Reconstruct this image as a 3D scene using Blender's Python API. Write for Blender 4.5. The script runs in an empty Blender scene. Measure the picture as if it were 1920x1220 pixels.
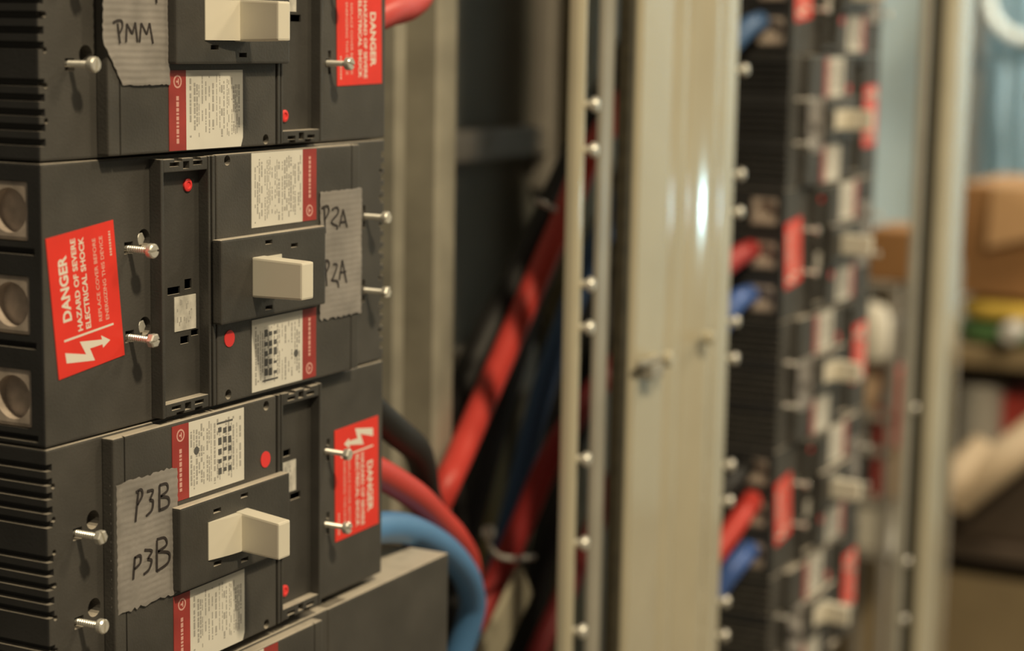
import bpy, bmesh, math, random
import numpy as np
from mathutils import Vector, Matrix

sc = bpy.context.scene
COL = sc.collection
R = random.Random(7)
MM = 0.001

# ------------------------------------------------------------------ camera
F = 3550.0                       # focal length in pixels of the 1920 px wide frame
xw = np.array([2830 - 960, 110 - 610, F]); xw /= np.linalg.norm(xw)
dn = np.array([560 - 960, 24000 - 610, F]); dn -= (dn @ xw) * xw; dn /= np.linalg.norm(dn)
RW = np.stack([xw, np.cross(-dn, xw), -dn])          # world = RW @ (right, down, forward)
CAM = np.array([-0.5259, -0.4641, 0.1513])


def _ray(px, py):
    return RW @ np.array([(px - 960) / F, (py - 610) / F, 1.0])


def at_y(px, py, Y):
    r = _ray(px, py); return Vector(CAM + r * ((Y - CAM[1]) / r[1]))


def at_x(px, py, X):
    r = _ray(px, py); return Vector(CAM + r * ((X - CAM[0]) / r[0]))


cam_data = bpy.data.cameras.new('camera')
cam = bpy.data.objects.new('camera', cam_data); COL.objects.link(cam)
right, down, fwd = RW[:, 0], RW[:, 1], RW[:, 2]
cam.matrix_world = Matrix(((right[0], -down[0], -fwd[0], CAM[0]),
                           (right[1], -down[1], -fwd[1], CAM[1]),
                           (right[2], -down[2], -fwd[2], CAM[2]), (0, 0, 0, 1)))
cam_data.sensor_width = 36.0
cam_data.lens = 36.0 * F / 1920.0
cam_data.clip_start = 0.02
cam_data.dof.use_dof = True
cam_data.dof.focus_distance = 0.76
cam_data.dof.aperture_fstop = 6.4
sc.camera = cam

# ------------------------------------------------------------------ light
world = bpy.data.worlds.new('room_ambient'); sc.world = world; world.use_nodes = True
bgn = world.node_tree.nodes['Background']
bgn.inputs[0].default_value = (1.0, 0.88, 0.66, 1); bgn.inputs[1].default_value = 0.135


def area(name, loc, target, size, power, color, shape='DISK', spread=180):
    d = bpy.data.lights.new(name, 'AREA'); d.shape = shape; d.size = size; d.energy = power; d.color = color; d.spread = math.radians(spread)
    o = bpy.data.objects.new(name, d); COL.objects.link(o); o.location = loc
    o.rotation_euler = (Vector(target) - Vector(loc)).to_track_quat('-Z', 'Y').to_euler()
    return o


WARM = (1.0, 0.82, 0.53)
area('work_lamp', (-0.50, -1.45, 1.90), (0.12, 0, 0.0), 0.17, 52, WARM)
area('aisle_lamp', (0.95, -1.35, 1.35), (0.75, 0, -0.05), 0.30, 9, WARM)
area('store_lamp', (2.3, -0.9, 1.5), (2.9, 0.4, -0.35), 0.5, 36, (1.0, 0.84, 0.60))
area('highlight_lamp', (1.75, -1.15, -0.088), (0.69, 0, 0.05), 0.055, 0.021, (0.60, 0.95, 1.0), 'DISK', 17)  # unseen cool lamp, beam narrowed to put a highlight on the post
area('wall_fill', (3.0, -0.5, 0.9), (3.8, 0.7, 0.2), 0.6, 20, (0.75, 0.93, 1.0))  # unseen cool lamp added to brighten the blue wall

sc.view_settings.view_transform = 'Standard'
sc.view_settings.look = 'None'
sc.view_settings.exposure = 0.0
sc.view_settings.gamma = 1.0
sc.view_settings.use_curve_mapping = False


# ------------------------------------------------------------------ materials
def mat(name, col, rough=0.5, metal=0.0, var=0.0, scale=60.0, dust=0.0, bump=0.0, bscale=400.0, spec=0.5, col2=None):
    m = bpy.data.materials.new(name); m.use_nodes = True
    nt = m.node_tree; b = nt.nodes['Principled BSDF']
    b.inputs['Base Color'].default_value = (*col, 1)
    b.inputs['Roughness'].default_value = rough
    b.inputs['Metallic'].default_value = metal
    b.inputs['Specular IOR Level'].default_value = spec
    out = None
    tc = nt.nodes.new('ShaderNodeTexCoord')
    if var > 0:
        n = nt.nodes.new('ShaderNodeTexNoise'); n.inputs['Scale'].default_value = scale; n.inputs['Detail'].default_value = 6
        nt.links.new(tc.outputs['Object'], n.inputs['Vector'])
        r = nt.nodes.new('ShaderNodeValToRGB')
        r.color_ramp.elements[0].position = 0.3; r.color_ramp.elements[1].position = 0.72
        a = tuple(max(0, c * (1 - var)) for c in col); z = col2 or tuple(min(1, c * (1 + var)) for c in col)
        r.color_ramp.elements[0].color = (*a, 1); r.color_ramp.elements[1].color = (*z, 1)
        nt.links.new(n.outputs['Fac'], r.inputs['Fac']); out = r.outputs['Color']
        nt.links.new(out, b.inputs['Base Color'])
    if dust > 0:                                   # settled dust lies on the upward faces
        g = nt.nodes.new('ShaderNodeNewGeometry'); s = nt.nodes.new('ShaderNodeSeparateXYZ')
        nt.links.new(g.outputs['Normal'], s.inputs[0])
        mr = nt.nodes.new('ShaderNodeMapRange'); mr.inputs['From Min'].default_value = 0.45; mr.inputs['From Max'].default_value = 0.95
        mr.inputs['To Max'].default_value = dust
        nt.links.new(s.outputs['Z'], mr.inputs['Value'])
        n2 = nt.nodes.new('ShaderNodeTexNoise'); n2.inputs['Scale'].default_value = 90; n2.inputs['Detail'].default_value = 5
        nt.links.new(tc.outputs['Object'], n2.inputs['Vector'])
        mu = nt.nodes.new('ShaderNodeMath'); mu.operation = 'MULTIPLY_ADD'; mu.inputs[1].default_value = 1.0; mu.inputs[2].default_value = 0.35
        nt.links.new(n2.outputs['Fac'], mu.inputs[0])
        m2 = nt.nodes.new('ShaderNodeMath'); m2.operation = 'MULTIPLY'; m2.use_clamp = True
        nt.links.new(mr.outputs['Result'], m2.inputs[0]); nt.links.new(mu.outputs[0], m2.inputs[1])
        mx = nt.nodes.new('ShaderNodeMix'); mx.data_type = 'RGBA'
        nt.links.new(m2.outputs[0], mx.inputs['Factor'])
        if out: nt.links.new(out, mx.inputs['A'])
        else: mx.inputs['A'].default_value = (*col, 1)
        mx.inputs['B'].default_value = (0.52, 0.47, 0.40, 1)
        nt.links.new(mx.outputs['Result'], b.inputs['Base Color'])
    if bump > 0:
        n3 = nt.nodes.new('ShaderNodeTexNoise'); n3.inputs['Scale'].default_value = bscale; n3.inputs['Detail'].default_value = 3
        nt.links.new(tc.outputs['Object'], n3.inputs['Vector'])
        bp = nt.nodes.new('ShaderNodeBump'); bp.inputs['Strength'].default_value = bump; bp.inputs['Distance'].default_value = 0.0006
        nt.links.new(n3.outputs['Fac'], bp.inputs['Height']); nt.links.new(bp.outputs[0], b.inputs['Normal'])
    return m


M = dict(
    plastic=mat('dark_grey_plastic', (0.066, 0.062, 0.057), 0.55, var=0.22, scale=35, dust=1.2, bump=0.25, bscale=900),
    endplastic=mat('darker_end_plastic', (0.030, 0.030, 0.031), 0.55, var=0.2, scale=40, dust=0.7, bump=0.2, bscale=900),
    plastic2=mat('charcoal_plastic', (0.056, 0.053, 0.049), 0.5, var=0.2, scale=45, dust=1.2, bump=0.2, bscale=900),
    slot=mat('dark_recess_plastic', (0.02, 0.02, 0.021), 0.7),
    cream=mat('cream_handle_plastic', (0.76, 0.72, 0.62), 0.42, var=0.04, scale=30),
    paper=mat('white_label_paper', (0.74, 0.72, 0.66), 0.55, var=0.05, scale=60),
    paper2=mat('worn_label_paper', (0.62, 0.60, 0.55), 0.6, var=0.25, scale=180),
    maroon=mat('maroon_label_band', (0.36, 0.045, 0.04), 0.5, var=0.15, scale=90),
    print=mat('grey_print', (0.40, 0.385, 0.36), 0.7),
    print2=mat('black_print', (0.10, 0.10, 0.10), 0.7),
    pale=mat('pale_red_print', (0.70, 0.38, 0.34), 0.6),
    red=mat('danger_red', (0.86, 0.045, 0.03), 0.45, var=0.06, scale=70),
    white=mat('danger_white_print', (0.85, 0.80, 0.72), 0.5),
    white2=mat('danger_small_print', (0.84, 0.50, 0.43), 0.5),
    dot=mat('red_dot', (0.85, 0.05, 0.05), 0.45),
    steel=mat('zinc_screw', (0.80, 0.78, 0.72), 0.30, 0.55, var=0.1, scale=300),
    tape=mat('silver_tape', (0.56, 0.53, 0.51), 0.45, 0.05, var=0.16, scale=70),
    ink=mat('marker_ink', (0.035, 0.028, 0.028), 0.6),
    lug=mat('tarnished_lug', (0.50, 0.42, 0.36), 0.45, 0.0, var=0.3, scale=120),
    beige=mat('beige_enamel', (0.50, 0.46, 0.35), 0.12, var=0.05, scale=18),
    beige2=mat('grey_beige_enamel', (0.36, 0.345, 0.30), 0.35, var=0.08, scale=25),
    galv=mat('dull_galvanised_steel', (0.36, 0.34, 0.28), 0.55, 0.1, var=0.25, scale=22),
    gdark=mat('dark_panel_paint', (0.085, 0.085, 0.078), 0.6, var=0.2, scale=8),
    gback=mat('grey_back_panel_paint', (0.26, 0.26, 0.23), 0.6, var=0.2, scale=8),
    gbar=mat('grey_bar_paint', (0.36, 0.33, 0.29), 0.6, var=0.1, scale=15),
    wood=mat('grimy_board', (0.30, 0.26, 0.16), 0.7, var=0.35, scale=25),
    blackm=mat('black_cable_jacket', (0.009, 0.008, 0.008), 0.6),
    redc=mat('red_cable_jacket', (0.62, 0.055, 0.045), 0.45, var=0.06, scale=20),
    redshade=mat('shaded_red_cable_jacket', (0.40, 0.032, 0.034), 0.55, var=0.06, scale=20),  # red jacket coloured darker for the shade inside the cabinet
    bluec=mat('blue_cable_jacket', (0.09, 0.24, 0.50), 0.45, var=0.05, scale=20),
    blueshade=mat('shaded_blue_cable_jacket', (0.05, 0.12, 0.27), 0.55, var=0.05, scale=20),  # blue jacket with part of the cabinet shade put into its colour
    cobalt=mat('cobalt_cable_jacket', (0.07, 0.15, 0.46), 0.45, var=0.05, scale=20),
    gap_shade=mat('olive_gap_shade', (0.045, 0.038, 0.022), 0.7, var=0.3, scale=120),  # dark olive stands in for the shade in the post gaps
    tie=mat('white_nylon', (0.62, 0.60, 0.56), 0.4),
    floor=mat('concrete', (0.22, 0.20, 0.17), 0.8, var=0.2, scale=6),
    bluewall=mat('blue_grey_wall', (0.64, 0.76, 0.76), 0.7, var=0.12, scale=3.0),
    banner=mat('blue_sheet', (0.60, 0.73, 0.76), 0.5, var=0.16, scale=5.0),
    bannerc=mat('cream_ring', (0.88, 0.86, 0.74), 0.5),
    leftwall=mat('grey_wall', (0.10, 0.095, 0.085), 0.8, var=0.2, scale=5),
    card=mat('brown_cardboard', (0.40, 0.20, 0.075), 0.7, var=0.15, scale=6),
    card2=mat('light_cardboard', (0.55, 0.33, 0.16), 0.7, var=0.1, scale=6),
    shelf=mat('brown_shelf', (0.27, 0.20, 0.11), 0.65, var=0.2, scale=10),
    yellow=mat('yellow_sack', (0.72, 0.50, 0.09), 0.5, var=0.1, scale=12),
    green=mat('green_sack', (0.12, 0.26, 0.10), 0.5, var=0.3, scale=12),
    grey=mat('grey_tin', (0.58, 0.56, 0.51), 0.45, 0.05, var=0.1, scale=10),
    tan=mat('tan_tube', (0.66, 0.52, 0.36), 0.6, var=0.08, scale=10),
    redbox=mat('red_plastic', (0.50, 0.06, 0.05), 0.4, var=0.1, scale=10),
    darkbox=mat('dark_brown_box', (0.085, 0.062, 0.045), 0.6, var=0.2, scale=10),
    olive=mat('olive_paint', (0.26, 0.22, 0.10), 0.6, var=0.2, scale=10),
    peach=mat('peach_plastic', (0.85, 0.62, 0.42), 0.4),
    lilac=mat('pale_trim_paint', (0.74, 0.72, 0.68), 0.5),
    ply=mat('plywood', (0.34, 0.26, 0.15), 0.7, var=0.15, scale=8),
)


# ------------------------------------------------------------------ mesh helpers
def tag(o, label=None, cat=None, group=None, kind=None):
    if label: o['label'] = label
    if cat: o['category'] = cat
    if group: o['group'] = group
    if kind: o['kind'] = kind
    return o


def link_mesh(name, bm, m, parent=None, smooth=False):
    bmesh.ops.recalc_face_normals(bm, faces=bm.faces)
    me = bpy.data.meshes.new(name); bm.to_mesh(me); bm.free()
    mats = m if isinstance(m, (list, tuple)) else [m]
    for x in mats: me.materials.append(x)
    if smooth:
        for p in me.polygons: p.use_smooth = True
        try: me.set_sharp_from_angle(angle=math.radians(38))
        except Exception: pass
    o = bpy.data.objects.new(name, me); COL.objects.link(o)
    if parent: o.parent = parent
    return o


def empty(name, loc=(0, 0, 0), rot=(0, 0, 0)):
    o = bpy.data.objects.new(name, None); o.empty_display_size = 0.02
    COL.objects.link(o); o.location = loc; o.rotation_euler = rot
    return o


def copy_tree(o, parent=None):
    c = o.copy(); COL.objects.link(c)
    if parent: c.parent = parent
    for ch in list(o.children): copy_tree(ch, c)
    return c


def box(bm, x0, x1, y0, y1, z0, z1, bev=0.0, seg=2, u=MM):
    """axis box, coordinates in mm by default"""
    vs = [bm.verts.new((x * u, y * u, z * u)) for x in (x0, x1) for y in (y0, y1) for z in (z0, z1)]
    q = [(0, 1, 3, 2), (4, 6, 7, 5), (0, 4, 5, 1), (2, 3, 7, 6), (0, 2, 6, 4), (1, 5, 7, 3)]
    fs = [bm.faces.new([vs[i] for i in f]) for f in q]
    if bev > 0:
        es = list({e for f in fs for e in f.edges})
        bmesh.ops.bevel(bm, geom=es, offset=bev * u, segments=seg, profile=0.6, affect='EDGES', clamp_overlap=True)


def hexa(bm, a, b, bev=0.0, seg=2):
    """solid between two quads (lists of four points in mm)"""
    va = [bm.verts.new(Vector(p) * MM) for p in a]; vb = [bm.verts.new(Vector(p) * MM) for p in b]
    fs = [bm.faces.new(va[::-1]), bm.faces.new(vb)]
    for i in range(4):
        j = (i + 1) % 4; fs.append(bm.faces.new((va[i], va[j], vb[j], vb[i])))
    if bev > 0:
        es = list({e for f in fs for e in f.edges})
        bmesh.ops.bevel(bm, geom=es, offset=bev * MM, segments=seg, profile=0.6, affect='EDGES', clamp_overlap=True)


def prism_xz(bm, poly, y0, y1, u=MM):
    """polygon in x,z extruded in y"""
    a = [bm.verts.new((x * u, y0 * u, z * u)) for x, z in poly]
    b = [bm.verts.new((x * u, y1 * u, z * u)) for x, z in poly]
    bm.faces.new(a[::-1]); bm.faces.new(b)
    n = len(poly)
    for i in range(n):
        j = (i + 1) % n; bm.faces.new((a[i], a[j], b[j], b[i]))


def cyl(bm, c, axis, r0, r1, length, n=20, u=MM):
    """tapered cylinder from c along axis"""
    ax = Vector(axis).normalized(); q = ax.to_track_quat('Z', 'Y')
    c = Vector(c)
    a, b = [], []
    for i in range(n):
        t = 2 * math.pi * i / n
        p = Vector((math.cos(t), math.sin(t), 0))
        a.append(bm.verts.new((c + q @ (p * r0)) * u)); b.append(bm.verts.new((c + q @ (p * r1) + ax * length) * u))
    bm.faces.new(a[::-1]); bm.faces.new(b)
    for i in range(n):
        j = (i + 1) % n; bm.faces.new((a[i], a[j], b[j], b[i]))


def lathe(bm, c, axis, prof, n=24, u=MM):
    ax = Vector(axis).normalized(); q = ax.to_track_quat('Z', 'Y'); c = Vector(c)
    rings = []
    for r, h in prof:
        if r <= 1e-6:
            rings.append([bm.verts.new((c + ax * h) * u)])
        else:
            rings.append([bm.verts.new((c + ax * h + q @ Vector((math.cos(2 * math.pi * i / n) * r, math.sin(2 * math.pi * i / n) * r, 0))) * u) for i in range(n)])
    for A, B in zip(rings, rings[1:]):
        for i in range(n):
            j = (i + 1) % n
            if len(A) == 1 and len(B) == 1: continue
            if len(A) == 1: bm.faces.new((A[0], B[i], B[j]))
            elif len(B) == 1: bm.faces.new((A[i], A[j], B[0]))
            else: bm.faces.new((A[i], A[j], B[j], B[i]))
    if len(rings[0]) > 1: bm.faces.new(rings[0][::-1])
    if len(rings[-1]) > 1: bm.faces.new(rings[-1])


def spline(pts, n=10):
    pts = [Vector(p) for p in pts]
    P = [2 * pts[0] - pts[1]] + pts + [2 * pts[-1] - pts[-2]]
    out = []
    for i in range(1, len(P) - 2):
        p0, p1, p2, p3 = P[i - 1:i + 3]
        for k in range(n):
            t = k / n
            out.append(0.5 * ((2 * p1) + (p2 - p0) * t + (2 * p0 - 5 * p1 + 4 * p2 - p3) * t * t + (3 * p1 - p0 - 3 * p2 + p3) * t ** 3))
    out.append(pts[-1]); return out


def tube(bm, pts, r, n=16, seg=10):
    """round tube along a smooth path, metres; r a number or a list"""
    path = spline(pts, seg); N = len(path)
    up = Vector((0.3, 0.2, 1)).normalized(); prev = None
    for i, p in enumerate(path):
        d = (path[min(i + 1, N - 1)] - path[max(i - 1, 0)]).normalized()
        s = d.cross(up)
        if s.length < 1e-4: s = d.cross(Vector((1, 0, 0)))
        s.normalize(); t = s.cross(d)
        ring = [bm.verts.new(p + (s * math.cos(2 * math.pi * k / n) + t * math.sin(2 * math.pi * k / n)) * r) for k in range(n)]
        if prev:
            for k in range(n):
                j = (k + 1) % n; bm.faces.new((prev[k], prev[j], ring[j], ring[k]))
        else:
            bm.faces.new(ring[::-1])
        prev = ring
    bm.faces.new(prev)


def cut(o, cutter_bm):
    """subtract a closed cutter mesh from object o and keep the result as plain mesh"""
    c = link_mesh('cutter', cutter_bm, M['slot'])
    md = o.modifiers.new('cut', 'BOOLEAN'); md.operation = 'DIFFERENCE'; md.solver = 'EXACT'; md.use_self = True; md.object = c
    dg = bpy.context.evaluated_depsgraph_get(); dg.update()
    me = bpy.data.meshes.new_from_object(o.evaluated_get(dg))
    o.modifiers.clear(); o.data = me
    bpy.data.objects.remove(c, do_unlink=True)
    return o


def text_bm(bm, s, u0, u1, v0, cap, to3d, bold=0.0):
    """flat lettering of text s: spans u0..u1, baseline v0, capital height cap (mm), mapped by to3d(u, v)"""
    cu = bpy.data.curves.new('t', 'FONT'); cu.body = s; cu.size = 1.0; cu.offset = bold; cu.resolution_u = 3
    ob = bpy.data.objects.new('t', cu); COL.objects.link(ob)
    dg = bpy.context.evaluated_depsgraph_get(); dg.update()
    me = bpy.data.meshes.new_from_object(ob.evaluated_get(dg))
    bpy.data.objects.remove(ob, do_unlink=True)
    xs = [v.co.x for v in me.vertices]; ys = [v.co.y for v in me.vertices]
    a, b = min(xs), max(xs); h = max(ys)
    vs = [bm.verts.new(to3d(u0 + (v.co.x - a) / (b - a) * (u1 - u0), v0 + v.co.y / h * cap)) for v in me.vertices]
    for p in me.polygons:
        try: bm.faces.new([vs[i] for i in p.vertices])
        except ValueError: pass
    bpy.data.meshes.remove(me)


def ribbon(bm, pts, w, y, u=MM, hh=0.12):
    """pen stroke: low ribbon along x,z points at depth y (mm)"""
    P = [Vector((p.x, p.z)) for p in spline([(x, 0, z) for x, z in pts], 5)]
    prev = None
    for i, p in enumerate(P):
        d = (P[min(i + 1, len(P) - 1)] - P[max(i - 1, 0)])
        if d.length < 1e-6: continue
        d.normalize(); n = Vector((-d.y, d.x)) * w * 0.5
        q = [bm.verts.new(Vector((p.x + s * n.x, y + k, p.y + s * n.y)) * u) for s, k in ((1, 0), (1, -hh), (-1, -hh), (-1, 0))]
        if prev:
            for a in range(4):
                b = (a + 1) % 4; bm.faces.new((prev[a], prev[b], q[b], q[a]))
        else: bm.faces.new(q[::-1])
        prev = q
    bm.faces.new(prev)


# ------------------------------------------------------------------ circuit breaker
CX, CZ, HL, HH = 118.0, 52.5, 118.5, 52.1
COVER, FRAME, ACC = -5.7, -10.4, -0.8
POLES = (-34.6, 0.0, 34.6)


def rating_label(parent, x0, x1, xs, z0, z1, rnd, clip=0.0, spot=False):
    """white sheet x0..x1 with maroon band x1..xs"""
    bm = bmesh.new()
    poly = [(x0, z0), (x1, z0), (x1, z1), (x0 + clip * 0.4, z1), (x0, z1 - clip)] if clip else [(x0, z0), (x1, z0), (x1, z1), (x0, z1)]
    prism_xz(bm, poly, COVER - 0.25, COVER)
    lab = link_mesh('rating_label', bm, M['paper'], parent)
    bm = bmesh.new(); prism_xz(bm, [(x1, z0), (xs, z0), (xs, z1), (x1, z1)], COVER - 0.25, COVER)
    link_mesh('maroon_band', bm, M['maroon'], lab)
    # columns of fine illegible print running up the sheet
    bm = bmesh.new(); y = COVER - 0.3
    x = x0 + 2.2
    while x < x1 - 2:
        w = rnd.choice((0.5, 0.7, 0.9, 1.1)); z = z0 + rnd.uniform(1.5, 6)
        end = z1 - clip * 0.6 - rnd.uniform(2, 6)
        while z < end:
            l = rnd.uniform(0.6, 3.2)
            if rnd.random() < 0.84: box(bm, x, x + w, y, y + 0.05, z, min(z + l, end))
            z += l + rnd.uniform(0.25, 0.7)
            if rnd.random() < 0.07: z += rnd.uniform(2, 6)
        x += w + rnd.choice((0.55, 0.7, 0.9, 1.6))
    link_mesh('fine_print', bm, M['print'], lab)
    if spot:
        bm = bmesh.new()
        for k in range(5):
            z = z0 + 6 + k * 4.2
            for j in range(3):
                box(bm, x0 + 9 + j * 3.4, x0 + 11.3 + j * 3.4, y - 0.02, y + 0.05, z + rnd.uniform(-.4, .4), z + rnd.uniform(1.3, 3))
        box(bm, x0 + 8, x0 + 19, y - 0.02, y + 0.05, z0 + 3.4, z0 + 4.2)
        lathe(bm, (x1 - 5, y + 0.02, (z0 + z1) / 2 - 3), (0, -1, 0), [(1.7, -0.02), (1.7, 0.03)], 14)
        link_mesh('rating_table', bm, M['print2'], lab)
    bm = bmesh.new(); xm = (x1 + xs) / 2
    z = z0 + (z1 - z0) * 0.32
    while z < z1 - 4:
        l = rnd.uniform(0.8, 2.0); box(bm, xm - 0.7, xm + 0.9, y, y + 0.05, z, z + l); z += l + 0.5
    for t in range(16):                                   # round maker's mark
        a0, a1 = 2 * math.pi * t / 16, 2 * math.pi * (t + 1) / 16
        zc = z0 + (z1 - z0) * 0.14
        q = [(xm + r * math.cos(a), zc + r * math.sin(a)) for r, a in ((2.6, a0), (2.6, a1), (1.9, a1), (1.9, a0))]
        prism_xz(bm, q, y, y + 0.05)
    box(bm, xm - 0.8, xm - 0.2, y, y + 0.05, zc - 1.2, zc + 1.2); box(bm, xm - 0.2, xm + 0.9, y, y + 0.05, zc - 0.4, zc + 0.4)
    link_mesh('band_print', bm, M['pale'], lab)
    return lab


def danger_label(parent, cx, cz, tilt):
    t = math.radians(tilt)
    eu = Vector((-math.sin(t), 0, math.cos(t))); ev = Vector((-math.cos(t), 0, -math.sin(t)))
    c = Vector((cx, 0, cz))

    def to3d(u, v, y=-0.34):
        p = c + eu * (u - 26.5) + ev * (v - 19); return Vector((p.x, y, p.z)) * MM
    bm = bmesh.new()
    q = [to3d(u, v, 0) / MM for u, v in ((0, 0), (53, 0), (53, 38), (0, 38))]
    prism_xz(bm, [(p.x, p.z) for p in q], -0.3, 0)
    lab = link_mesh('danger_label', bm, M['red'], parent)
    lab['label'] = 'red danger sticker with white lettering'
    bm = bmesh.new()
    text_bm(bm, 'DANGER', 20.4, 45.1, 28.2, 4.7, to3d, 0.032)
    link_mesh('danger_lettering', bm, M['white'], lab)
    bm = bmesh.new()
    text_bm(bm, 'HAZARD OF SEVERE', 15.3, 50.3, 22.5, 2.7, to3d, 0.026)
    text_bm(bm, 'ELECTRICAL SHOCK', 15.2, 50.0, 17.9, 2.8, to3d, 0.026)
    for (u0, v0, u1, v1) in ((13.2, 5, 14.0, 33.3),):
        bm.faces.new([bm.verts.new(to3d(u, v)) for u, v in ((u0, v0), (u1, v0), (u1, v1), (u0, v1))])
    link_mesh('hazard_lettering', bm, M['white'], lab)
    bm = bmesh.new()
    text_bm(bm, 'REPLACE COVER BEFORE', 16.3, 48.2, 11.2, 1.9, to3d, 0.01)
    text_bm(bm, 'ENERGIZING THIS DEVICE', 16.1, 48.3, 7.2, 1.9, to3d, 0.01)
    u = 39.8
    while u < 49.0:
        l = R.uniform(0.5, 1.3)
        bm.faces.new([bm.verts.new(to3d(a, b)) for a, b in ((u, 2.4), (u + l, 2.4), (u + l, 3.6), (u, 3.6))]); u += l + 0.35
    link_mesh('instruction_lettering', bm, M['white2'], lab)
    bm = bmesh.new()
    bolt = [(9.1, 33.4), (5.8, 22.0), (11.4, 24.9), (9.2, 12.4), (10.9, 12.7), (7.9, 7.7), (5.9, 12.2), (7.3, 12.3), (7.5, 19.6), (2.3, 17.4), (5.1, 33.1)]
    bm.faces.new([bm.verts.new(to3d(a, b)) for a, b in bolt])
    link_mesh('lightning_symbol', bm, M['white'], lab)
    return lab


def lx(x): return x - CX
def lz(z): return z - CZ


def make_breaker(kind):
    """kind T: lug end at -x; kind V: the same breaker turned half round about its depth axis"""
    flip = kind == 'V'
    root = empty('circuit_breaker')
    rnd = random.Random(3 if flip else 5)
    sg = -1 if flip else 1
    # ---- body
    bm = bmesh.new(); box(bm, -HL, HL, 0, 86, -HH, HH, 0.9)
    body = link_mesh('body', bm, M['plastic'], root)
    cb = bmesh.new()
    for z in POLES:
        box(cb, -HL - 1, -HL + 14, 6.2, 28.8, z - 11.2, z + 11.2, 1.8)           # lug pocket
        box(cb, -HL - 1, -HL + 4, 3.5, 40, z - 15.8, z - 13.2)                    # slot under it
        for k in range(5):
            zz = z + (k - 2) * 5.35
            box(cb, HL - 3.0, HL + 1, -1, 74, zz - 1.35, zz + 1.35)               # cooling slots
    screws = [(lx(48.5), lz(35.4)), (lx(48.5), lz(69.8)), (lx(220), lz(35.2)), (lx(220), lz(69.8))]
    for i, (x, z) in enumerate(screws):
        near = (x * sg) < 0                                                       # the pair nearer the camera's end
        if near:
            cyl(cb, (x + 9.0 * sg, 5, z + 3.2 * sg), (0, -1, 0), 3.7, 3.7, 8, 20)
            box(cb, x - 2.8, x + 2.4, -1, 5, z - 2.0, z + 2.6)
        else:
            box(cb, x - 2.6, x - 0.3, -1, 4, z + 1.9, z + 5.0); box(cb, x - 2.6, x - 0.3, -1, 4, z - 5.4, z - 2.2)
            cyl(cb, (x, 4, z), (0, -1, 0), 2.0, 2.0, 6, 12)
    for k in range(7):
        cyl(cb, (HL - 3.5, 3, -38 + k * 12.6), (0, -1, 0), 1.1, 1.1, 5, 10)
    cut(body, cb)
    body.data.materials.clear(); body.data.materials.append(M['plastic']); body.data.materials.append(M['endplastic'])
    for p in body.data.polygons:                                                  # end faces and lug pockets take the darker material
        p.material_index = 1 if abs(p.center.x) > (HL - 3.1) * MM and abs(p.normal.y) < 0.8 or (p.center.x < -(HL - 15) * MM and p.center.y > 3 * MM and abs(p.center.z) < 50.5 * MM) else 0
    if not flip:
        for x, z in screws[:2]:
            bm = bmesh.new(); lathe(bm, (x + 8.2, 4.6, z + 3.0), (0, -1, 0), [(2.7, 0), (2.7, 3.4), (2.2, 3.9), (0, 3.9)], 6)
            link_mesh('clip_nut', bm, M['steel'], root)
    for z in POLES:
        bm = bmesh.new(); box(bm, -HL + 0.5, -HL + 13.8, 6.4, 28.6, z - 11, z + 11, 1.6)
        lug = link_mesh('terminal_lug', bm, M['lug'], root)
        cb = bmesh.new(); cyl(cb, (-HL - 1, 15.6, z), (1, 0, 0), 8.3, 8.3, 6.5, 28)
        cut(lug, cb)
    # ---- main cover
    bm = bmesh.new(); box(bm, lx(97), lx(205.5), COVER, 0.2, lz(1.2), lz(103.8), 0.8)
    cov = link_mesh('main_cover', bm, M['plastic'], root)
    cb = bmesh.new()
    for z in (4.6, 101.2):
        cyl(cb, (lx(104.4), 2, lz(z)), (0, -1, 0), 2.1, 2.1, 12, 16)
    box(cb, lx(198.4), lx(199.2), COVER - 2, COVER + 1.2, lz(-4), lz(110))
    cut(cov, cb)
    # ---- accessory cover: sunk panel between two walls, clips at both ends
    bm = bmesh.new(); box(bm, lx(61.2), lx(95.8), ACC, 0.2, lz(1.4), lz(103.6), 0.3)
    acc = link_mesh('accessory_cover', bm, M['plastic2'], root)
    cb = bmesh.new()
    box(cb, lx(71), lx(79), -6, 0.0, lz(49.2), lz(52.2)); box(cb, lx(82), lx(86.5), -6, 0.0, lz(50.5), lz(54.5))
    box(cb, lx(79), lx(84.5), -6, 0.0, lz(28.5), lz(31.6)); box(cb, lx(86), lx(91), -6, 0.0, lz(31), lz(33.4))
    cut(acc, cb)
    for a, b in ((1.6, 6.8), (98.3, 103.4)):
        bm = bmesh.new(); box(bm, lx(63.2), lx(91.4), COVER + 0.2, ACC + 0.1, lz(a), lz(b), 0.4)
        e = link_mesh('end_clip', bm, M['plastic2'], acc)
        cb = bmesh.new(); zc = (a + b) / 2
        box(cb, lx(67), lx(73), -9, -3, lz(zc - .4), lz(zc + 1.2)); box(cb, lx(75.5), lx(79.5), -9, -3, lz(zc - 1.6), lz(zc + 1.4))
        box(cb, lx(82), lx(88), -9, -3, lz(zc - .4), lz(zc + 1.2))
        for x0 in (70, 82):
            z_ = a if a < 50 else b
            box(cb, lx(x0), lx(x0 + 5), -9, -3, lz(z_ - 1.1), lz(z_ + 1.1))
        cut(e, cb)
    bm = bmesh.new(); box(bm, lx(61.2), lx(63.0), COVER, 0.0, lz(1.4), lz(103.6), 0.4); link_mesh('side_wall', bm, M['plastic2'], acc)
    bm = bmesh.new()
    box(bm, lx(91.6), lx(93.0), COVER, 0.0, lz(1.4), lz(103.6), 0.4); box(bm, lx(94.0), lx(95.8), COVER - 0.2, 0.0, lz(1.4), lz(103.6), 0.4)
    link_mesh('side_wall', bm, M['plastic2'], acc)
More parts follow.
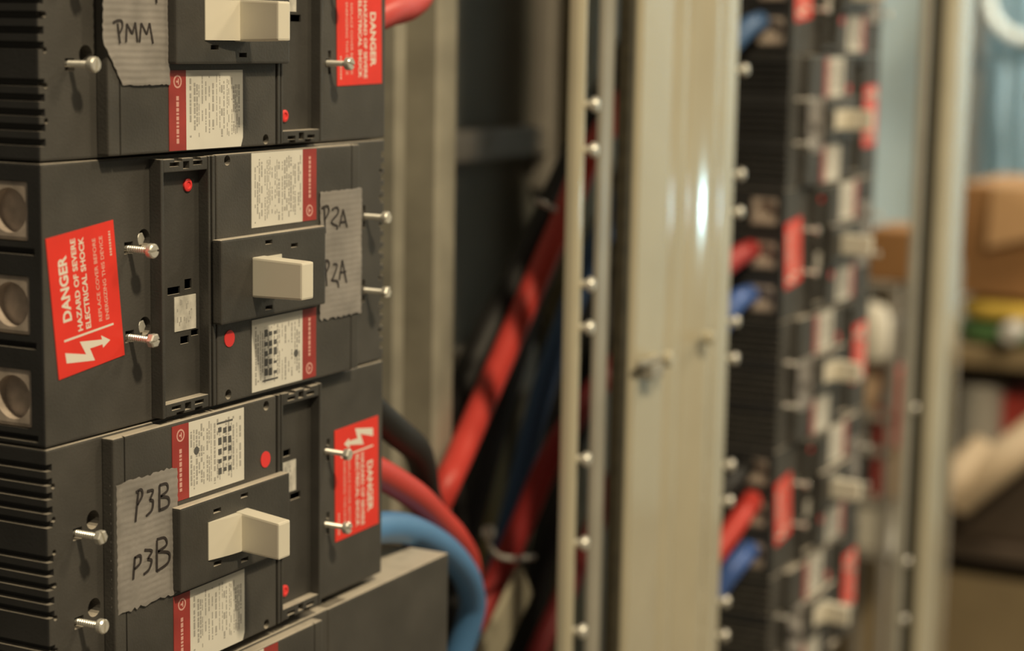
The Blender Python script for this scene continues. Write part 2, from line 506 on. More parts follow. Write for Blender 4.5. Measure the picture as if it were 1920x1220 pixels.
    bm = bmesh.new(); box(bm, lx(75.0), lx(89.0), ACC - 0.3, ACC, lz(34.0), lz(48.0))
    sl = link_mesh('small_label', bm, M['paper2'], acc); sl['label'] = 'small worn white sticker'
    bm = bmesh.new()
    for k in range(14):
        x = rnd.uniform(76.5, 86); z = rnd.uniform(35.5, 45)
        box(bm, lx(x), lx(x + rnd.uniform(0.4, 1.0)), ACC - 0.35, ACC - 0.28, lz(z), lz(z + rnd.uniform(.6, 2.4)))
    link_mesh('sticker_print', bm, M['print'], sl)
    bm = bmesh.new(); lathe(bm, (lx(84), ACC + 0.1, lz(92.2)), (0, -1, 0), [(2.6, 0), (2.6, 0.8), (2.2, 1.1), (1.4, 1.1), (1.2, 0.7), (0, 0.7)])
    pb = link_mesh('test_button', bm, M['dot'], acc, True); pb['label'] = 'small round red push button'
    bm = bmesh.new(); lathe(bm, (lx(105.2), COVER, lz(27.9)), (0, -1, 0), [(3.5, 0), (3.5, 0.3), (0, 0.3)], 24)
    d = link_mesh('red_dot_sticker', bm, M['dot'], cov)
    # ---- rating labels (both on the main cover)
    rating_label(cov, lx(121), lx(158.8), lx(169.6), lz(72.3), lz(103.4), rnd, clip=3.5 if flip else 0)
    rating_label(cov, lx(121), lx(158.8), lx(169.6), lz(2.6), lz(33.5), rnd, spot=True)
    # ---- handle frame and toggle
    bm = bmesh.new(); box(bm, lx(93.5), lx(170.5), FRAME, COVER + 0.1, lz(35.2), lz(69.8), 0.9)
    fr = link_mesh('handle_frame', bm, M['plastic2'], root)
    cb = bmesh.new()
    for x, z in ((127, 66.3), (146, 63.3), (127, 38.6), (146, 41)):
        box(cb, lx(x - 2.6), lx(x + 2.6), FRAME - 2, FRAME + 3, lz(z - 0.9), lz(z + 0.9))
    cut(fr, cb)
    if flip: hx, sl0, sl1 = (124.5, 133.0), 131.5, 152.5
    else: hx, sl0, sl1 = (115.0, 124.0), 123.0, 136.0
    bm = bmesh.new()
    fx = (130.2, 138.6) if flip else (114.2, 122.8)
    zc = lz(52.6)
    ra = [(lx(hx[0]), FRAME + 0.5, zc - 8.4), (lx(hx[1]), FRAME + 0.5, zc - 8.4), (lx(hx[1]), FRAME + 0.5, zc + 8.4), (lx(hx[0]), FRAME + 0.5, zc + 8.4)]
    rb = [(lx(fx[0]), -35.6, zc - 7.7), (lx(fx[1]), -35.6, zc - 7.7), (lx(fx[1]), -35.6, zc + 7.7), (lx(fx[0]), -35.6, zc + 7.7)]
    hexa(bm, ra, rb, 0.9)
    tg = link_mesh('toggle_handle', bm, M['cream'], root)
    bm = bmesh.new()
    a0, a1 = (FRAME - 0.4, FRAME - 3.6)
    s0, s1 = (sl1, sl0)
    poly = []
    for k in range(9):
        t = k / 8; poly.append((s0 + (s1 - s0) * t, a0 + (a1 - a0) * math.sin(t * math.pi / 2)))
    va = [bm.verts.new(Vector((lx(x), y, zc - 7.9)) * MM) for x, y in poly] + [bm.verts.new(Vector((lx(s1), FRAME + 0.3, zc - 7.9)) * MM), bm.verts.new(Vector((lx(s0), FRAME + 0.3, zc - 7.9)) * MM)]
    vb = [bm.verts.new(Vector((lx(x), y, zc + 7.9)) * MM) for x, y in poly] + [bm.verts.new(Vector((lx(s1), FRAME + 0.3, zc + 7.9)) * MM), bm.verts.new(Vector((lx(s0), FRAME + 0.3, zc + 7.9)) * MM)]
    bm.faces.new(va[::-1]); bm.faces.new(vb)
    for i in range(len(va)):
        j = (i + 1) % len(va); bm.faces.new((va[i], va[j], vb[j], vb[i]))
    link_mesh('toggle_slide', bm, M['cream'], tg)
    # ---- danger sticker and shield screws
    danger_label(root, lx(23.0) if not flip else lx(22.6), lz(53.2), 6.3 if not flip else 1.2)
    for i, (x, z) in enumerate(screws):
        bm = bmesh.new()
        dirv = (rnd.uniform(-.03, .03), -1, rnd.uniform(-.03, .02) * sg)
        cyl(bm, (x, 2.5, z), dirv, 1.15, 1.15, 12.5, 12)
        for k in range(9):                                                        # thread crests
            p = Vector((x, 2.5, z)) + Vector(dirv).normalized() * (2.4 + k * 1.05)
            lathe(bm, p, dirv, [(1.1, 0), (1.35, 0.3), (1.1, 0.6)], 12)
        p = Vector((x, 2.5, z)) + Vector(dirv).normalized() * 12.4
        lathe(bm, p, dirv, [(1.2, 0), (2.75, 0.1), (2.85, 0.5), (2.85, 2.3), (2.4, 2.8), (0, 2.8)], 6 if not i % 2 else 18)
        s_ = link_mesh('shield_screw', bm, M['steel'], root, True)
        cb = bmesh.new(); ang = rnd.uniform(0, 3)
        q = p + Vector(dirv).normalized() * 2.9
        ca, sa = math.cos(ang), math.sin(ang)
        pl = [(q.x + a * ca - b * sa, q.z + a * sa + b * ca) for a, b in ((-4, -.45), (4, -.45), (4, .45), (-4, .45))]
        prism_xz(cb, pl, q.y - 1, q.y + 1.2)
        cut(s_, cb)
        for pgn in s_.data.polygons: pgn.use_smooth = False
    return root


PROTO = {'T': make_breaker('T'), 'V': make_breaker('V')}
USED = set()


def place_breaker(kind, x, y, z, label, group=None):
    """x, z of the breaker's left and bottom corner on its front plane"""
    if kind in USED: o = copy_tree(PROTO[kind])
    else: o = PROTO[kind]; USED.add(kind)
    o.location = ((x + CX * MM), y, z + CZ * MM)
    o.rotation_euler = (0, math.pi if kind == 'V' else 0, 0)
    return tag(o, label, 'circuit breaker', group)


def tape_sheet(parent, poly, torn_top, torn_bottom, wrap_left, strokes, name_note, tw=1.0):
    """silver cloth tape on a breaker: poly = x0, x1, z0, z1 in stack mm"""
    x0, x1, z0, z1, cl = poly
    rnd = random.Random(int(x0 * 7 + z0))
    nx, nz = 22, 72
    bm = bmesh.new(); grid = []
    for i in range(nx + 1):
        row = []
        jt = rnd.uniform(-.9, .5) if torn_top else rnd.uniform(-.25, .25); jb = rnd.uniform(-.7, .9) if torn_bottom else rnd.uniform(-.25, .25)
        for k in range(nz + 1):
            a = i / nx; b = k / nz
            zt, zb = z1 + jt, z0 + jb
            xl = x0
            if cl:                                              # a corner torn off at the lower left
                if b < cl[1]: xl = x0 + cl[0] * (1 - b / cl[1])
            x = xl + (x1 - xl) * a; z = zb + (zt - zb) * b
            y = COVER - 0.6 - 0.07 * math.sin(z * 2 * math.pi / 2.5 + 0.25 * math.sin(x * .3)) - 0.2 * math.sin(a * 3.1) - 0.25 * math.sin(b * 7 + a * 2) ** 2
            if wrap_left and a < 0.09: y += 2.4 * (1 - a / 0.09) ** 2
            x += 0.18 * math.sin(z * 1.7)
            row.append(bm.verts.new(Vector((x, y, z)) * MM))
        grid.append(row)
    for i in range(nx):
        for k in range(nz):
            bm.faces.new((grid[i][k], grid[i + 1][k], grid[i + 1][k + 1], grid[i][k + 1]))
    r = bmesh.ops.solidify(bm, geom=bm.faces[:], thickness=0.00018)
    o = link_mesh('tape_label', bm, M['tape'], None, True)
    o['label'] = name_note
    bm = bmesh.new()
    for s in strokes: ribbon(bm, s, tw, COVER - 1.15, hh=0.14)
    w = link_mesh('handwriting', bm, M['ink'], o)
    bpy.context.view_layer.update()
    o.parent = parent; o.matrix_parent_inverse = Matrix()
    p = parent
    mw = Matrix.Translation(p.location) @ p.rotation_euler.to_matrix().to_4x4()
    o.matrix_basis = mw.inverted() @ Matrix.Translation((0, p.location.y, 0))
    return o


# ------------------------------------------------------------------ near stack
G1 = 'circuit breakers in the near stack'
b1 = place_breaker('V', 0, 0, 0.105, 'dark grey breaker with tape reading PMM, top of the near stack', G1)
b2 = place_breaker('T', 0, 0, 0.0, 'dark grey breaker with tape reading P2A and three open round terminals', G1)
b3 = place_breaker('V', 0, 0, -0.105, 'dark grey breaker with tape reading P3B written twice', G1)
b4 = place_breaker('T', -0.034, -0.003, -0.2133, 'longer dark grey breaker cut off by the picture bottom, below the P3B one', G1)

tape_sheet(b1, (27.3, 66.6, 132.3, 176, (11, 0.36)), False, False, False,
           [[(35.1, 155.2), (36.4, 147.8)], [(32.6, 155.4), (35.0, 156.2), (37.5, 156.0), (37.7, 153.7), (36.1, 151.4)],
            [(39.9, 148.3), (40.4, 155.0)], [(40.4, 155.0), (43.6, 151.4)], [(43.6, 151.4), (45.3, 155.6)], [(45.3, 155.6), (46.6, 148.4)],
            [(47.8, 148.4), (48.8, 155.4)], [(48.8, 155.4), (52.1, 151.3)], [(52.1, 151.3), (53.8, 155.5)], [(53.8, 155.5), (55.8, 147.9)],
            [(58.0, 167), (58.2, 163.1)]], 'silver tape with handwritten PMM', 0.85)
tape_sheet(b2, (172.2, 206.3, 27.2, 84.2, None), False, True, False,
           [[(174.6, 77.4), (175.5, 65.8)], [(172.7, 77.4), (177.2, 77.9), (178.2, 75.2), (175.4, 72.1)],
            [(180.8, 76.0), (185.1, 76.7), (185.7, 74.0), (180.9, 71.0), (181.5, 69.6), (185.1, 68.4), (184.8, 66.7)],
            [(187.0, 67.9), (190.0, 75.3)], [(190.0, 75.3), (193.4, 67.0)], [(187.5, 69.8), (191.9, 69.8)],
            [(175.5, 52.9), (176.8, 42.2)], [(172.8, 53.2), (177.3, 53.7), (178.6, 51.3), (175.6, 47.6)],
            [(182.2, 51.6), (185.2, 50.7), (182.2, 45.6), (181.0, 44.4), (185.3, 43.6), (186.5, 40.5)],
            [(187.1, 43.8), (189.5, 52.6)], [(189.5, 52.6), (193.1, 42.1)], [(187.7, 47.1), (192.7, 47.2)]],
           'silver tape with handwritten P2A twice', 0.8)
tape_sheet(b3, (30.6, 69.0, -70.6, -18.6, None), True, True, True,
           [[(44.0, -23.6), (41.9, -35.7)], [(42.4, -23.9), (45.6, -23.5), (46.2, -26.1), (43.1, -29.3)],
            [(49.3, -25.0), (52.9, -25.4), (50.9, -28.8)], [(50.9, -28.8), (52.8, -29.6), (52.1, -33.0), (48.6, -34.7)],
            [(57.0, -24.1), (56.8, -34.3)], [(57.0, -24.1), (61.4, -24.4), (61.9, -27.2), (57.5, -28.8)], [(57.5, -28.8), (62.4, -30.2), (62.4, -33.4), (56.8, -34.1)],
            [(41.4, -49.5), (40.1, -58.3)], [(41.0, -49.8), (44.6, -49.6), (44.5, -52.7), (40.7, -54.3)],
            [(47.3, -48.1), (51.8, -49.5), (49.2, -52.1)], [(49.2, -52.1), (51.6, -53.4), (49.9, -56.5), (46.6, -57.8)],
            [(55.0, -46.0), (54.8, -58.4)], [(55.0, -45.6), (59.9, -46.1), (61.0, -49.2), (55.4, -50.7)], [(55.4, -50.7), (62.4, -52.7), (62.0, -56.6), (54.8, -58.5)]],
           'silver tape with handwritten P3B twice')
# the lowest breaker carries a long terminal shield at its far end
bm = bmesh.new(); box(bm, 100, 213, -0.4, 86.5, -HH, HH, 1.0)
sh = link_mesh('terminal_shield', bm, M['plastic'], b4)
cb = bmesh.new(); cyl(cb, (197, 4, 46), (0, -1, 0), 1.8, 1.8, 8, 14); box(cb, 163.6, 164.6, -3, 0.8, -60, 60)
cut(sh, cb)

# ------------------------------------------------------------------ far stack
G2 = 'circuit breakers in the far stack'
FX, FY, FZ = 0.890, 0.030, -0.0652
place_breaker('T', FX, FY, FZ + 0.210, 'blurred breaker at the far stack top with blue cable entering its end', G2)
place_breaker('V', FX, FY, FZ + 0.105, 'blurred breaker second in the far stack, red sticker on its right', G2)
place_breaker('T', FX, FY, FZ, 'blurred breaker in the far stack with three tan lugs beside post edge', G2)
place_breaker('V', FX, FY, FZ - 0.105, 'blurred breaker in the far stack between the two red left-hand stickers', G2)
place_breaker('T', FX, FY, FZ - 0.210, 'blurred breaker in the far stack fed by slanting red and blue cables', G2)
place_breaker('V', FX, FY, FZ - 0.315, 'blurred breaker lowest in the far stack, under the slanting blue cable', G2)


# ------------------------------------------------------------------ setting
def struct(name, bm, m): return tag(link_mesh(name, bm, m), None, None, None, 'structure')


FLOOR = -1.0
bm = bmesh.new(); box(bm, -2.5, 4.2, -2.6, 1.3, FLOOR - .05, FLOOR, u=1); struct('floor', bm, M['floor'])
bm = bmesh.new(); box(bm, 3.9, 4.0, -2.6, 1.3, FLOOR, 1.8, u=1); struct('wall_back', bm, M['bluewall'])
bm = bmesh.new(); box(bm, -2.5, 4.0, 1.2, 1.3, FLOOR, 1.8, u=1); struct('wall_left', bm, M['leftwall'])

# ------------------------------------------------------------------ cabinet
bm = bmesh.new(); box(bm, -0.03, 0.30, 0.087, 0.094, FLOOR, 0.75, 0.0015, u=1)
tag(link_mesh('mounting_plate', bm, M['gdark']), 'dark steel mounting plate behind the near breaker stack', 'plate')
bm = bmesh.new(); box(bm, 0.86, 1.20, 0.117, 0.124, FLOOR, 0.75, 0.0015, u=1)
tag(link_mesh('mounting_plate', bm, M['gdark']), 'dark steel mounting plate behind the far breaker stack', 'plate')


def profile_post(name, prof, z0, z1, m, closed=True, smooth=True, parent=None):
    """vertical extrusion of an x,y outline (mm)"""
    bm = bmesh.new()
    a = [bm.verts.new((x * MM, y * MM, z0)) for x, y in prof]; b = [bm.verts.new((x * MM, y * MM, z1)) for x, y in prof]
    n = len(prof)
    for i in range(n):
        j = (i + 1) % n; bm.faces.new((a[i], a[j], b[j], b[i]))
    bm.faces.new(a[::-1]); bm.faces.new(b)
    return link_mesh(name, bm, m, parent, smooth)


def stud(parent, x, y, z, m='steel', tip=None):
    bm = bmesh.new()
    cyl(bm, (x, y, z), (0.15, -1, 0), 2.4, 2.4, 8, 12)
    p = Vector((x, y, z)) + Vector((0.15, -1, 0)).normalized() * 7.5
    lathe(bm, p, (0.15, -1, 0), [(2.6, 0), (4.3, 0.4), (4.3, 2.2), (3.3, 3.6), (0, 4.2)], 16)
    return link_mesh('stud', bm, M[m], parent, True)


def rail(x, y, zs, label, wid=15.0, sx=9.5, m='beige'):
    t = empty('mounting_rail', (0, 0, 0))
    prof = []
    for k in range(11):                                   # rolled front edge
        a = math.pi * k / 10
        prof.append((x - wid / 2 * math.cos(a), y - 4.2 * math.sin(a)))
    prof += [(x + wid / 2, y + 3), (x - wid / 2, y + 3)]
    profile_post('rail_strip', prof, FLOOR, 0.7, M[m], parent=t)
    for z in zs: stud(t, x + sx - 3, y + 1.5, z)
    return tag(t, label, 'rail', None)


rail(457.5, 6, (116, 90, 12, -13.5, -92, -143, -197, -223), 'beige vertical rail with protruding studs between cables and wide post', 12.5)
rail(739, 22, (134, 60, 33, -46, -73, -152, -179, -255, -281), 'beige studded rail along the far edge of the wide post', 15, 12)
rail(1285, 34, (-200, -356, -416), 'blurred beige rail before the thin far post', 18, 6, 'beige2')

# slim strip and wide post between the two sections
prof = [(502, 13), (503, 11), (506, 10), (516, 10), (518.5, 11), (518.5, 14), (502, 14)]
o = profile_post('edge_strip', prof, FLOOR, 0.7, M['beige2'])
tag(o, 'slim grey beige strip left of the wide beige post', 'strip')
post = empty('wide_post')
prof = [(533, 7), (533, 3), (536, 0)]
W = 196.0


def py(x):
    t = (x - 536) / W
    y = t * 14
    for c, w, h in ((0.30, 0.014, 1.8), (0.46, 0.014, 2.2), (0.83, 0.018, 3.0)):
        y += h * math.exp(-((t - c) / w) ** 2)
    y -= 7.0 * math.exp(-((t - 0.655) / 0.11) ** 2) + 1.6 * math.exp(-((t - 0.39) / 0.04) ** 2)
    return y


for k in range(1, 141): prof.append((536 + W * k / 140, py(536 + W * k / 140)))
prof += [(733.5, 16), (734, 20), (734, 24), (731, 24), (720, 18), (600, 10), (540, 7)]
profile_post('post_face', prof, FLOOR, 0.7, M['beige'], parent=post)
bm = bmesh.new(); box(bm, 0.525, 0.533, 0.004, 0.0115, FLOOR, 0.7, 0.001, u=1); link_mesh('gap_shade', bm, M['gap_shade'], post)  # strip added to darken the gap left of the post
bm = bmesh.new()                                            # latch: bar, block and pivot head
box(bm, 530, 566, -7, -3.5, -46.0, -42.5, 0.8); box(bm, 543, 562, -9, 3, -56, -46.5, 1.5)
latch = link_mesh('latch', bm, M['beige2'], post)
bm = bmesh.new(); lathe(bm, (568, 3, -46), (0.1, -1, 0), [(3, 0), (3, 9), (5.5, 9.5), (5.5, 12.5), (4, 14), (0, 14)], 16)
link_mesh('latch_screw', bm, M['beige'], latch, True)
bm = bmesh.new(); lathe(bm, (648, -1, -43), (0.1, -1, 0), [(4.5, 0), (4.5, 5), (3, 6.5), (0, 7)], 16)
link_mesh('post_screw', bm, M['beige'], post, True)
tag(post, 'wide beige post with long grooves and a small latch', 'post')

# back strut: a galvanised channel behind the near stack's cables
prof = [(411, 100), (419, 97.5), (422, 100), (422, 140), (458, 140), (458, 100), (461, 97.5), (479, 97.5), (482, 100), (482, 150), (411, 150)]
o = profile_post('channel_strut', prof, FLOOR, 0.7, M['galv'])
tag(o, 'dull grey channel strut beside the near breakers, behind their cables', 'strut')

# back panel of the cabinet
bp = empty('back_panel')
bm = bmesh.new(); box(bm, 0.40, 1.25, 0.305, 0.312, FLOOR, 0.7, 0.001, u=1); link_mesh('sheet', bm, M['gback'], bp)
bm = bmesh.new(); box(bm, 0.70, 0.985, 0.285, 0.305, 0.052, 0.078, 0.003, u=1); link_mesh('cross_bar', bm, M['gbar'], bp)
bm = bmesh.new(); box(bm, 0.985, 1.005, 0.285, 0.305, 0.02, 0.7, 0.003, u=1); link_mesh('upright_bar', bm, M['gbar'], bp)
tag(bp, 'dark cabinet back panel with a grey cross bar, seen beyond the strut', 'panel')
bm = bmesh.new(); box(bm, 1.010, 1.050, 0.27, 0.30, FLOOR, 0.7, 0.003, u=1)
tag(link_mesh('upright_board', bm, M['wood']), 'grimy olive brown upright board left of the studded rail', 'board')
jb = empty('junction_box', (0.87, 0.28, -0.125))
bm = bmesh.new(); box(bm, -48, 42, -22, 24, -22, 22, 3); link_mesh('housing', bm, M['gbar'], jb)
bm = bmesh.new(); box(bm, -44, 38, -25, -22, -18, 18, 1.5); link_mesh('lid', bm, M['grey'], jb)
tag(jb, 'small grey box on the cabinet back, left of the black cable', 'box')
bm = bmesh.new(); box(bm, 0.838, 0.872, 0.262, 0.295, FLOOR, -0.165, 0.004, u=1)
tag(link_mesh('conduit', bm, M['olive']), 'olive upright bar under the small grey box in the cabinet', 'bar')
bm = bmesh.new()
a, b = at_y(985, 1085, 0.096), at_y(905, 1250, 0.096)
d = (b - a).normalized(); n = Vector((-d.z, 0, d.x)) * 0.015
pts = [a + n, a - n, b - n, b + n]
prism_xz(bm, [(p.x, p.z) for p in pts], 0.094, 0.098, u=1)
bmesh.ops.bevel(bm, geom=bm.edges[:], offset=0.001, segments=2, affect='EDGES')
tag(link_mesh('diagonal_brace', bm, M['beige']), 'beige flat brace slanting at the cabinet bottom behind the blue loop', 'brace')

# ------------------------------------------------------------------ cables
GC = 'power cables'


def cable(pts, r, m, label):
    bm = bmesh.new(); tube(bm, pts, r, 16, 12)
    return tag(link_mesh('power_cable', bm, M[m], None, True), label, 'cable', GC)


def mmv(l): return [Vector((x, y, z)) * MM for x, y, z in l]


cable(mmv([(237.5, 15.6, -87.1), (270, 18, -92), (302, 22, -101.5), (348, 30, -122), (384, 36, -145), (406, 42, -166), (412, 46, -182), (409, 55, -215), (400, 60, -260), (395, 70, -400)]), 0.0080, 'bluec', 'bright blue cable looping down from the P3B breaker end')
cable(mmv([(237.5, 15.6, -52.5), (269, 20, -65), (311, 26, -85), (350, 34, -107), (387, 42, -129), (419, 52, -152), (436, 62, -172), (445, 74, -205), (450, 84, -300)]), 0.0078, 'redc', 'bright red cable looping down from the P3B breaker end')
cable(mmv([(237.5, 15.6, -17.9), (262, 20, -32), (292, 25, -48), (330, 36, -65), (362, 50, -84), (392, 64, -108), (413, 66, -140), (424, 66, -210), (430, 66, -320)]), 0.0078, 'blackm', 'black cable curving down above the bright red loop')
cable(mmv([(237.5, 15.6, 157.5), (268, 18, 164.5), (300, 26, 168), (330, 36, 176), (352, 46, 196), (360, 50, 230), (362, 55, 300), (362, 60, 700)]), 0.0078, 'redc', 'short bright red cable end beside the topmost danger sticker')
cable([at_x(1440, -90, .892), at_y(1320, -10, .07), at_y(1130, 250, .09), at_y(1050, 425, .10), at_y(955, 640, .10), at_y(868, 840, .088), at_y(838, 905, .083), at_y(812, 965, .088), at_y(790, 1030, .088), at_y(772, 1120, .088)], 0.0086, 'redc', 'long red cable slanting through the dark cabinet, left of the studded rail')
cable([at_y(1260, -60, .10), at_y(1085, 280, .115), at_y(1000, 460, .118), at_y(908, 640, .122), at_y(846, 790, .128), at_y(838, 880, .15), at_y(850, 1000, .19)], 0.0105, 'blackm', 'thick black cable slanting along the left of the long red cable')
cable([at_x(1425, 40, .892), at_y(1385, 68, .055), at_y(1250, 230, .085), at_y(1120, 460, .115), at_y(1030, 690, .125), at_y(968, 930, .138), at_y(925, 1090, .143), at_y(890, 1230, .148)], 0.0082, 'blueshade', 'shade-darkened blue cable from the far stack top, slanting down behind the rail')
cable([at_x(1408, 468, .892), at_y(1370, 490, .055), at_y(1260, 580, .075), at_y(1140, 700, .085), at_y(1042, 840, .09), at_y(980, 980, .105), at_y(930, 1085, .117), at_y(890, 1180, .122)], 0.0085, 'redshade', 'shade-darkened red cable from the tan lugs, crossing under the darkened blue cable')
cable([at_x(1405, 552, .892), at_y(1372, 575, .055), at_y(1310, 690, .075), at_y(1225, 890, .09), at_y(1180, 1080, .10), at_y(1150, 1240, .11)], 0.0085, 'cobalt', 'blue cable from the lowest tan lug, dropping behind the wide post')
cable([at_x(1412, 935, .892), at_y(1378, 985, .05), at_y(1335, 1045, .058), at_y(1270, 1130, .075), at_y(1200, 1230, .09)], 0.0085, 'redc', 'bright red cable slanting down to the wide post, right of it')
cable([at_x(1405, 1030, .892), at_y(1378, 1060, .05), at_y(1340, 1112, .062), at_y(1280, 1200, .08), at_y(1240, 1260, .09)], 0.0085, 'cobalt', 'bright blue cable slanting down to the wide post, right of it')
cable([at_x(1400, 870, .892), at_y(1365, 910, .052), at_y(1330, 950, .062), at_y(1250, 1050, .085), at_y(1180, 1160, .11)], 0.0085, 'blackm', 'black cable just above the bright red one right of the post')
cable([at_y(1300, 640, .112), at_y(1220, 780, .13), at_y(1150, 900, .135), at_y(1095, 1035, .13), at_y(1025, 1185, .125), at_y(985, 1280, .125)], 0.0076, 'redshade', 'dim red cable low in the cabinet passing behind the studded rail')
for k, (dx, lab) in enumerate(((0, 'black cable in the shadow between the rail and slim strip, upper'), (62, 'black cable in the shadow right of the darkened blue cable'), (-95, 'black cable in the shadow under the long red cable'))):
    cable([at_y(1250 + dx, 150, .17), at_y(1120 + dx, 470, .18), at_y(1040 + dx, 720, .19), at_y(965 + dx, 1000, .19), at_y(915 + dx, 1260, .19)], 0.0125, 'blackm', lab)
ct = bmesh.new(); tube(ct, [at_y(915, 1002, .088), at_y(919, 1025, .09), at_y(935, 1042, .092), at_y(962, 1047, .094), at_y(1000, 1044, .10)], 0.0018, 10, 8)
lathe(ct, at_y(915, 998, .088) / MM, (0, -1, 0.4), [(4.5, -2), (4.5, 3), (0, 3.4)], 14)
tag(link_mesh('cable_tie', ct, M['tie'], None, True), 'small white curled cable tie on the darkened blue and red cables', 'cable tie')
ct = bmesh.new(); tube(ct, [at_y(1008, 375, .08), at_y(1020, 382, .085), at_y(1040, 392, .09)], 0.002, 10, 8)
tag(link_mesh('cable_tie', ct, M['tie'], None, True), 'short pale cable tie crossing the black cable by the rail', 'cable tie')

# ------------------------------------------------------------------ far end of the cabinet: post
prof = [(1338, 44), (1338, 30), (1340, 25), (1345, 23), (1440, 27), (1446, 30), (1448, 34), (1448, 44)]
ep = empty('end_post')
profile_post('post_face', prof, FLOOR, 0.8, M['beige'], parent=ep)
bm = bmesh.new(); box(bm, 1.316, 1.337, 0.030, 0.042, FLOOR, 0.8, 0.001, u=1); link_mesh('gap_shade', bm, M['gap_shade'], ep)  # dark strip standing in for the shaded gap beside the end post
tag(ep, 'blurred beige end post right of the far breaker stack', 'post')

# ------------------------------------------------------------------ store room behind
bm = bmesh.new()
p0, p1 = at_x(1843, -60, 3.895), at_x(1822, 420, 3.895)
box(bm, 3.86, 3.899, min(p0.y, p1.y) - 0.02, max(p0.y, p1.y) + 0.02, FLOOR, 1.8, 0.004, u=1); struct('trim_1', bm, M['lilac'])
sheet = empty('hanging_sheet')
q = at_x(1872, -40, 3.7); q2 = at_x(2050, 420, 3.7)
bm = bmesh.new(); nx, nz = 30, 20; g = []
for i in range(nx + 1):
    g.append([bm.verts.new((3.7 + 0.02 * math.sin(i * 1.1 + k * .2) + 0.012 * math.sin(k * .9), q.y + (q2.y - q.y) * i / nx, q2.z + (0.75 - q2.z) * k / nz)) for k in range(nz + 1)])
for i in range(nx):
    for k in range(nz): bm.faces.new((g[i][k], g[i][k + 1], g[i + 1][k + 1], g[i + 1][k]))
bmesh.ops.solidify(bm, geom=bm.faces[:], thickness=0.003)
link_mesh('cloth', bm, M['banner'], sheet, True)
bm = bmesh.new(); c = at_x(1935, -10, 3.66)
ring = [c + Vector((0, math.cos(t) * 0.095, math.sin(t) * 0.095)) for t in [math.pi * 2 * k / 24 for k in range(25)]]
tube(bm, ring, 0.015, 8, 2); link_mesh('ring_print', bm, M['bannerc'], sheet, True)
tag(sheet, 'pale blue hanging sheet with part of a cream ring, above the cardboard box', 'sheet')

SX = 2.60


def slab_at(name, m, X0, X1, px0, px1, py0, py1, label, cat, bev=0.006, z0=None, z1=None, parent=None):
    """a box whose front face (towards -X) spans those picture points at distance X0"""
    a = at_x(px0, (py0 + py1) / 2, X0); b = at_x(px1, (py0 + py1) / 2, X0); pm = (px0 + px1) / 2
    t = at_x(pm, py0, X0).z if z1 is None else z1; u = at_x(pm, py1, X0).z if z0 is None else z0
    bm = bmesh.new(); box(bm, X0, X1, min(a.y, b.y), max(a.y, b.y), u, t, bev, 2, u=1)
    o = link_mesh(name, bm, M[m], parent)
    if label: tag(o, label, cat)
    return o


# shelving unit: two uprights, three boards
zS1 = at_x(1850, 650, SX).z; zS2 = at_x(1850, 1020, SX).z
shelf = empty('shelving_unit', (SX + .2, 0.25, FLOOR))
for nm, z, th, mm_ in (('shelf_board', zS1, 0.032, 'shelf'), ('shelf_board', zS2, 0.024, 'darkbox')):  # lower board coloured dark for the shadow along the shelf edge
    bm = bmesh.new(); box(bm, SX - 0.02 - (SX + .2), SX + 0.42 - (SX + .2), -0.40, 0.34, z - th - FLOOR, z - FLOOR, 0.003, u=1)
    link_mesh(nm, bm, M[mm_], shelf)
for y0 in (-0.40, 0.325):
    for x0 in (-.22, .205):
        bm = bmesh.new(); box(bm, x0, x0 + .015, y0, y0 + .015, 0, zS1 - FLOOR + .02, 0.001, u=1); link_mesh('upright', bm, M['darkbox'], shelf)
bm = bmesh.new(); box(bm, .19, .20, -.38, .32, 0.02, zS1 - FLOOR - .04, 0.001, u=1); link_mesh('rear_board', bm, M['darkbox'], shelf)
bm = bmesh.new(); box(bm, -.19, -.18, -.38, .32, 0.0, zS2 - FLOOR - .06, 0.001, u=1); link_mesh('lower_front', bm, M['ply'], shelf)
tag(shelf, 'brown shelving unit at the picture edge beyond the cabinet', 'shelving unit')


def sack(name, m, X0, px0, px1, py0, py1, label, cat, zb=None):
    a = at_x(px0, (py0 + py1) / 2, X0); b = at_x(px1, (py0 + py1) / 2, X0); pm = (px0 + px1) / 2
    t = at_x(pm, py0, X0).z; u = at_x(pm, py1, X0).z if zb is None else zb
    bm = bmesh.new(); bmesh.ops.create_uvsphere(bm, u_segments=32, v_segments=16, radius=1)
    for v in bm.verts:
        s = lambda c, e: math.copysign(abs(c) ** e, c)
        v.co = Vector((X0 + .12 + .12 * s(v.co.x, .5), (a.y + b.y) / 2 + abs(a.y - b.y) / 2 * s(v.co.y, .5) * (1 + .02 * math.sin(v.co.z * 9)), (t + u) / 2 + (t - u) / 2 * s(v.co.z, .55)))
    return tag(link_mesh(name, bm, M[m], None, True), label, cat)


